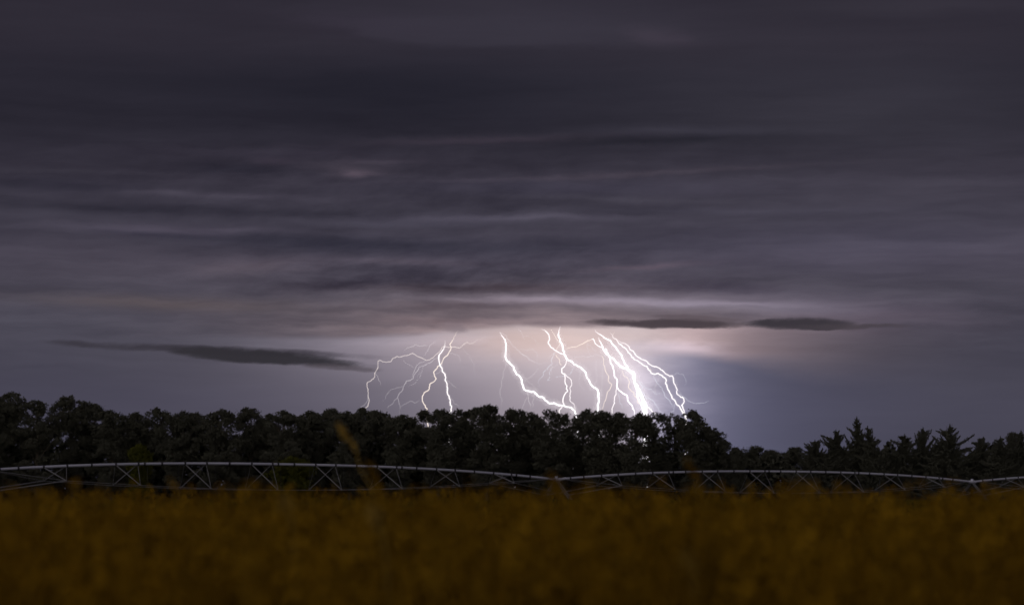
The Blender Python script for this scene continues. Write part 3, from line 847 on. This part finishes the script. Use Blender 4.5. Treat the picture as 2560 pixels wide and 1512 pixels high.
yaw = math.atan2(TDIR[1], TDIR[0])
for s in range(3):
    ts = np.linspace(0.006, 0.994, 29)
    mb = MB(); mb.tube([pipe_pt(s, t) - ORG for t in ts], 0.084, 10)
    pipe = link('span_pipe', mb.mesh('span_pipe', M['steel'], True), irr)
    # clamps and flanges
    dl = 0.80 / SPAN
    rings = []
    for k in range(1, 9):
        rings += [k / 9 - dl, k / 9 + dl]
    rings += [(k + 0.5) / 9 for k in range(9)] + [k / 9 + 0.25 / 9 for k in range(0, 9, 2)]
    for t in rings:
        t = min(max(t, 0.01), 0.99)
        p = pipe_pt(s, t); a = pipe_pt(s, t - 0.004); b = pipe_pt(s, t + 0.004)
        o = link('pipe_clamp', ring_me, pipe, p - ORG)
        o.rotation_euler = (0, -math.atan2(b[2] - a[2], 0.008 * SPAN), yaw)
    # trusses
    for k in range(1, 9):
        t = k / 9
        T1 = pipe_pt(s, t - dl); T2 = pipe_pt(s, t + dl)
        nN = chord_pt(s, t, 1); nF = chord_pt(s, t, -1)
        member('brace', T1, nN, 0.030, 'dull'); member('brace', T2, nN, 0.015, 'dull')
        member('brace', T2, nF, 0.026, 'dull'); member('brace', T1, nF, 0.013, 'dull')
        if k in (3, 6): member('spreader', nN, nF, 0.018, 'dull')
    for side in (1, -1):
        for k in range(0, 9):
            a = chord_pt(s, k / 9, side) if k > 0 else pipe_pt(s, 0.012)
            b = chord_pt(s, (k + 1) / 9, side) if k < 8 else pipe_pt(s, 0.988)
            member('truss_rod', a, b, 0.016, 'dull', irr, 4)
    # hanging sprinkler hoses
    for k in range(9):
        for f_ in (0.3, 0.75):
            t = (k + f_) / 9
            p = pipe_pt(s, t); q = p.copy(); q[2] = max(1.35, p[2] - 1.55)
            h = member('drop_hose', p, q, 0.010, 'dark', irr, 4)

# towers
def wheel(parent, c):
    mb = MB(); R_, w = 0.58, 0.17
    cyc = []
    ax = TDIR
    u = NDIR; v = np.array((0, 0, 1.0))
    prof = [(R_ * 0.62, -w), (R_ * 0.95, -w), (R_, -w * 0.6), (R_, w * 0.6), (R_ * 0.95, w), (R_ * 0.62, w)]
    n = 20; V = []; Fc = []
    for k in range(n):
        q = 2 * math.pi * k / n
        for (r, a) in prof:
            V.append(c - ORG + r * (math.cos(q) * u + math.sin(q) * v) + a * ax)
    for k in range(n):
        for j in range(len(prof)):
            j2 = (j + 1) % len(prof); k2 = (k + 1) % n
            Fc.append((k * 6 + j, k * 6 + j2, k2 * 6 + j2, k2 * 6 + j))
    mb.add(V, Fc)
    link('wheel', mb.mesh('wheel', M['rubber'], True), parent)
    hb = MB(); V = []; Fc = []
    for k in range(n):
        q = 2 * math.pi * k / n
        for (r, a) in [(R_ * 0.63, -0.09), (0.08, -0.05), (0.08, 0.05), (R_ * 0.63, 0.09)]:
            V.append(c - ORG + r * (math.cos(q) * u + math.sin(q) * v) + a * ax)
    for k in range(n):
        for j in range(3):
            k2 = (k + 1) % n
            Fc.append((k * 4 + j, k * 4 + j + 1, k2 * 4 + j + 1, k2 * 4 + j))
    hb.add(V, Fc)
    link('wheel_hub', hb.mesh('wheel_hub', M['dull'], True), parent)

for k in range(4):
    J = J0 + STEP * k; J[2] = JZ[k]
    mb = MB(); mb.tube([J - ORG + TDIR * -0.45, J - ORG + TDIR * -0.3, J - ORG, J - ORG + TDIR * 0.3, J - ORG + TDIR * 0.45], [0.10, 0.13, 0.12, 0.13, 0.10], 8)
    joint = link('tower_joint', mb.mesh('tower_joint', M['steel'], True), irr)
    mb = MB(); mb.tube([J - ORG + np.array((0, 0, 0.05)), J - ORG + np.array((0, 0, 0.24))], [0.13, 0.11], 8)
    link('control_box', mb.mesh('control_box', M['steel']), joint)
    feet = {}
    for side in (1, -1):
        foot = J + NDIR * side * 2.35; foot[2] = 0.62
        feet[side] = foot
        for e in (-1, 1):
            member('tower_leg', J + TDIR * e * 0.10, foot + TDIR * e * 0.12, 0.030, 'dull', joint)
        wheel(joint, foot + np.array((0, 0, -0.04)))
    member('base_beam', feet[1], feet[-1], 0.07, 'dull', joint)
    # stays from the first truss stations down to the tower legs
    for s, t in ((k, 1 / 9), (k - 1, 8 / 9)):
        if 0 <= s < 3:
            for side in (1, -1):
                leg = J + (feet[side] - J) * 0.50
                member('tower_stay', chord_pt(s, t, side), leg, 0.036 if t < 0.5 else 0.016, 'dull')

# ------------------------------------------------------------------ crop beyond the verge, one green mass
g = np.random.default_rng(77)
n = 26000
d = 26 + (235 - 26) * g.random(n) ** 0.75
x = g.uniform(-0.235, 0.235, n) * d + g.uniform(-3, 3, n)
h = g.normal(1.28, 0.07, n) + 0.06 * np.sin(x * 0.4) * np.sin(d * 0.13)
w = 0.05 + 0.0009 * d
q = g.uniform(0, math.pi, n)
lean = g.normal(size=(n, 2)) * 0.10
b0 = np.stack([x - np.cos(q) * w, d - np.sin(q) * w, np.zeros(n)], 1)
b1 = np.stack([x + np.cos(q) * w, d + np.sin(q) * w, np.zeros(n)], 1)
t0 = np.stack([x - np.cos(q) * w * 0.5 + lean[:, 0], d - np.sin(q) * w * 0.5 + lean[:, 1], h * 0.92], 1)
t1 = np.stack([x + np.cos(q) * w * 0.5 + lean[:, 0], d + np.sin(q) * w * 0.5 + lean[:, 1], h], 1)
V = np.stack([b0, b1, t1, t0], 1).reshape(-1, 3)
tag(link('crop', mesh('crop', V, np.arange(4 * n).reshape(n, 4), M['crop'])), 'green crop covering the field beneath the irrigator', 'crop', kind='stuff')

# ------------------------------------------------------------------ tall dry grass before the camera
def ribbon(base, tip, bow, w0, w1, seg, face):
    """bent strips for arrays of bases and tips"""
    n = len(base)
    ss = np.linspace(0, 1, seg + 1)
    rows = []
    for s in ss:
        p = base + (tip - base) * s + bow * (4 * s * (1 - s))
        wd = (w0 + (w1 - w0) * s)[:, None]
        rows.append((p - face * wd, p + face * wd))
    V = np.stack([v for r in rows for v in r], 1)        # n, 2(seg+1), 3
    idx = np.arange(n)[:, None] * (2 * (seg + 1))
    Fc = []
    for k in range(seg):
        Fc.append(np.concatenate([idx + 2 * k, idx + 2 * k + 1, idx + 2 * k + 3, idx + 2 * k + 2], 1))
    return V.reshape(-1, 3), np.concatenate(Fc)

def grass(x, y, hgt, g, head=True):
    n = len(x)
    base = np.stack([x, y, np.zeros(n)], 1)
    ln = g.normal(size=(n, 2)) * 0.11 + np.array((0.02, 0.0))
    tip = base + np.concatenate([ln, hgt[:, None]], 1)
    bow = np.concatenate([-ln * 0.35, np.zeros((n, 1))], 1)
    q = g.uniform(0, math.pi, n); face = np.stack([np.cos(q), np.sin(q), np.zeros(n)], 1)
    st = MB(); hd = MB()
    V, Fc = ribbon(base, tip, bow, np.full(n, 0.0028), np.full(n, 0.0012), 4, face); st.add(V, Fc)
    for k in range(5):                                    # leaves
        s = g.uniform(0.40, 0.84, n)[:, None]
        b = base + (tip - base) * s + bow * (4 * s * (1 - s))
        a = g.uniform(0, 2 * math.pi, n); L = g.uniform(0.18, 0.38, n)
        dv = np.stack([np.cos(a) * 0.42, np.sin(a) * 0.42, g.uniform(0.1, 0.85, n)], 1) * L[:, None]
        dv[:, 2] = np.minimum(dv[:, 2], np.maximum(tip[:, 2] - b[:, 2] - 0.10, -0.1))
        q2 = a + math.pi / 2; fc = np.stack([np.cos(q2), np.sin(q2), np.zeros(n)], 1)
        bw = np.stack([np.cos(a) * 0.02, np.sin(a) * 0.02, 0.06 * np.ones(n)], 1)
        V, Fc = ribbon(b, b + dv, bw, np.full(n, 0.0055), np.full(n, 0.0008), 3, fc); st.add(V, Fc)
    if head:
        keep = g.random(n) < 0.45
        base = base[keep]; tip = tip[keep]; n = len(tip)
        m_ = 15
        up = (tip - base); up /= np.linalg.norm(up, axis=1, keepdims=True)
        HL = g.uniform(0.10, 0.22, n)
        cs = []
        for j in range(m_):
            s = j / (m_ - 1)
            wd = 0.0085 * math.sin(math.pi * (0.12 + 0.8 * s)) + 0.002
            cs.append(tip - up * (HL * (1 - s))[:, None] + g.normal(size=(n, 3)) * wd)
        c = np.concatenate(cs)
        V, Fc = leafquads(c, 0.0085, g); hd.add(V, Fc)
    return st, hd

g = np.random.default_rng(91)
def scatter(d0, d1, dens, margin):
    area = (d1 - d0) * (0.205 * (d0 + d1) + 2 * margin)
    n = int(area * dens)
    d = np.sqrt(g.uniform(d0 ** 2, d1 ** 2, n)); x = g.uniform(-1, 1, n) * (0.205 * d + margin)
    return x, d
xs = []; ys = []
for a, b, c, mg in ((3.2, 4.5, 300, 0.8), (4.5, 8.0, 200, 0.8), (8.0, 16.0, 80, 1.0), (16.0, 34.0, 26, 1.2)):
    x, d = scatter(a, b, c, mg); xs.append(x); ys.append(d)
gx = np.concatenate(xs); gy = np.concatenate(ys)
u = gx / gy
clump = 0.11 * np.sin(gx * 5.1 + gy * 1.7) * np.sin(gx * 2.3 - gy * 2.9 + 1.0) + 0.035 * np.sin(gx * 9 + 2 * gy) * np.sin(gx * 4.3 + gy)
gh = 1.375 + clump + g.normal(size=len(gx)) * 0.05 + np.abs(g.normal(size=len(gx))) * 0.012
gh += 0.055 * np.clip((gy - 6.0) / 6.0, 0, 1)
tall = g.random(len(gx)) < 0.06
gh[tall] += g.uniform(0.02, 0.11, int(tall.sum()))
gh = np.minimum(gh, EYE + 0.000 + 0.0042 * gy * g.uniform(0.5, 1.0, len(gx)))
st, hd = grass(gx, gy, gh, g)
# loose plumes standing a little above the rest
near = np.where((gy > 3.6) & (gy < 12.0))[0]
sel = g.choice(near, 340, replace=False)
pts = []
for i in sel:
    top = EYE + 0.0045 * gy[i] * g.uniform(-1.8, 1.7)
    L = g.uniform(0.12, 0.24); wdt = g.uniform(0.018, 0.040); lx = g.normal() * 0.03
    k = 46; t = g.random(k) ** 0.8
    sp = wdt * np.sin(np.pi * (0.08 + 0.84 * (1 - t)))
    pts.append(np.stack([gx[i] + lx * (1 - t) + g.normal(size=k) * sp, gy[i] + g.normal(size=k) * sp, top - L * (1 - t)], 1))
V, Fc = leafquads(np.concatenate(pts), 0.0085, g); hd.add(V, Fc)
n = len(sel)
b_ = np.stack([gx[sel], gy[sel], np.zeros(n)], 1); t_ = np.array([p[:, :].mean(0) for p in pts])
V, Fc = ribbon(b_, t_, np.zeros((n, 3)), np.full(n, 0.003), np.full(n, 0.0012), 3, np.tile(np.array((1.0, 0, 0)), (n, 1))); st.add(V, Fc)
tag(link('tall_grass', st.mesh('tall_grass', M['grass'])), 'tall dry yellow-brown grass blurred across the foreground', 'grass', kind='stuff')
tag(link('grass_seed_heads', hd.mesh('grass_seed_heads', M['head'])), 'pale seed heads on the blurred foreground grass', 'grass', kind='stuff')

# single stalks that stand clear of the rest
def stalk(label, pts, D, hl, seed, wid=0.011, mat='head'):
    g = np.random.default_rng(seed)
    P3 = [np.array(at(px, py, D)) for px, py in pts]
    root_p = P3[-1].copy(); root_p[2] = 0; root_p[0] += 0.03
    base = Vector(root_p)
    root = empty('grass_stalk', base); tag(root, label, 'grass stalk', 'grass stalks standing above the rest')
    path = [p - root_p for p in P3][::-1]
    mb = MB(); mb.tube([np.zeros(3), path[0] * 0.5 + np.array((0.01, 0, 0))] + path, [0.0024] * 2 + [0.0022] * (len(path) - 1) + [0.0015], 5)
    link('stem', mb.mesh('stem', M[mat]), root)
    tip = path[-1]; prev = path[-2]
    L = np.linalg.norm(tip - prev)
    c = []
    n = 110
    s = g.random(n)
    pp = prev + (tip - prev) * s[:, None]
    wd = wid * np.sin(np.pi * (0.10 + 0.80 * s)) * (1.0 - 0.5 * s)
    c = pp + g.normal(size=(n, 3)) * wd[:, None] * 0.8
    V, Fc = leafquads(c, 0.008, g)
    link('seed_head', mesh('seed_head', V, Fc, M[mat]), root)
    return root
stalk('tallest grass stalk, leaning left with its seed head before the trees', [(845, 1060), (888, 1122), (902, 1175), (925, 1215), (940, 1300)], 7.5, 0.1, 61, 0.0075, 'stalk')
stalk('faint reddish grass tip leaning left in front of the right irrigator span', [(1716, 1150), (1745, 1200), (1765, 1240), (1775, 1320)], 6.0, 0.08, 62, 0.004)
stalk('grass stalk rising beside the middle irrigator tower', [(1376, 1185), (1395, 1230), (1402, 1260), (1410, 1330)], 5.5, 0.08, 63, 0.010)
stalk('grass stalk crossing the left span right of the tallest stalk', [(920, 1158), (945, 1205), (955, 1240), (960, 1330)], 6.0, 0.08, 64, 0.006)
stalk('pale seed head low in the field, below the tallest stalk', [(925, 1268), (952, 1322), (960, 1350), (966, 1400)], 4.6, 0.08, 65, 0.011, 'stalk')
stalk('small pale seed head at the field edge under the lime green bush', [(704, 1240), (722, 1276), (728, 1300), (734, 1350)], 5.0, 0.08, 66, 0.008, 'stalk')
stalk('bright seed head lowest right of centre, near the bottom edge', [(1712, 1378), (1728, 1418), (1732, 1440), (1736, 1480)], 4.2, 0.08, 67, 0.010, 'stalk')
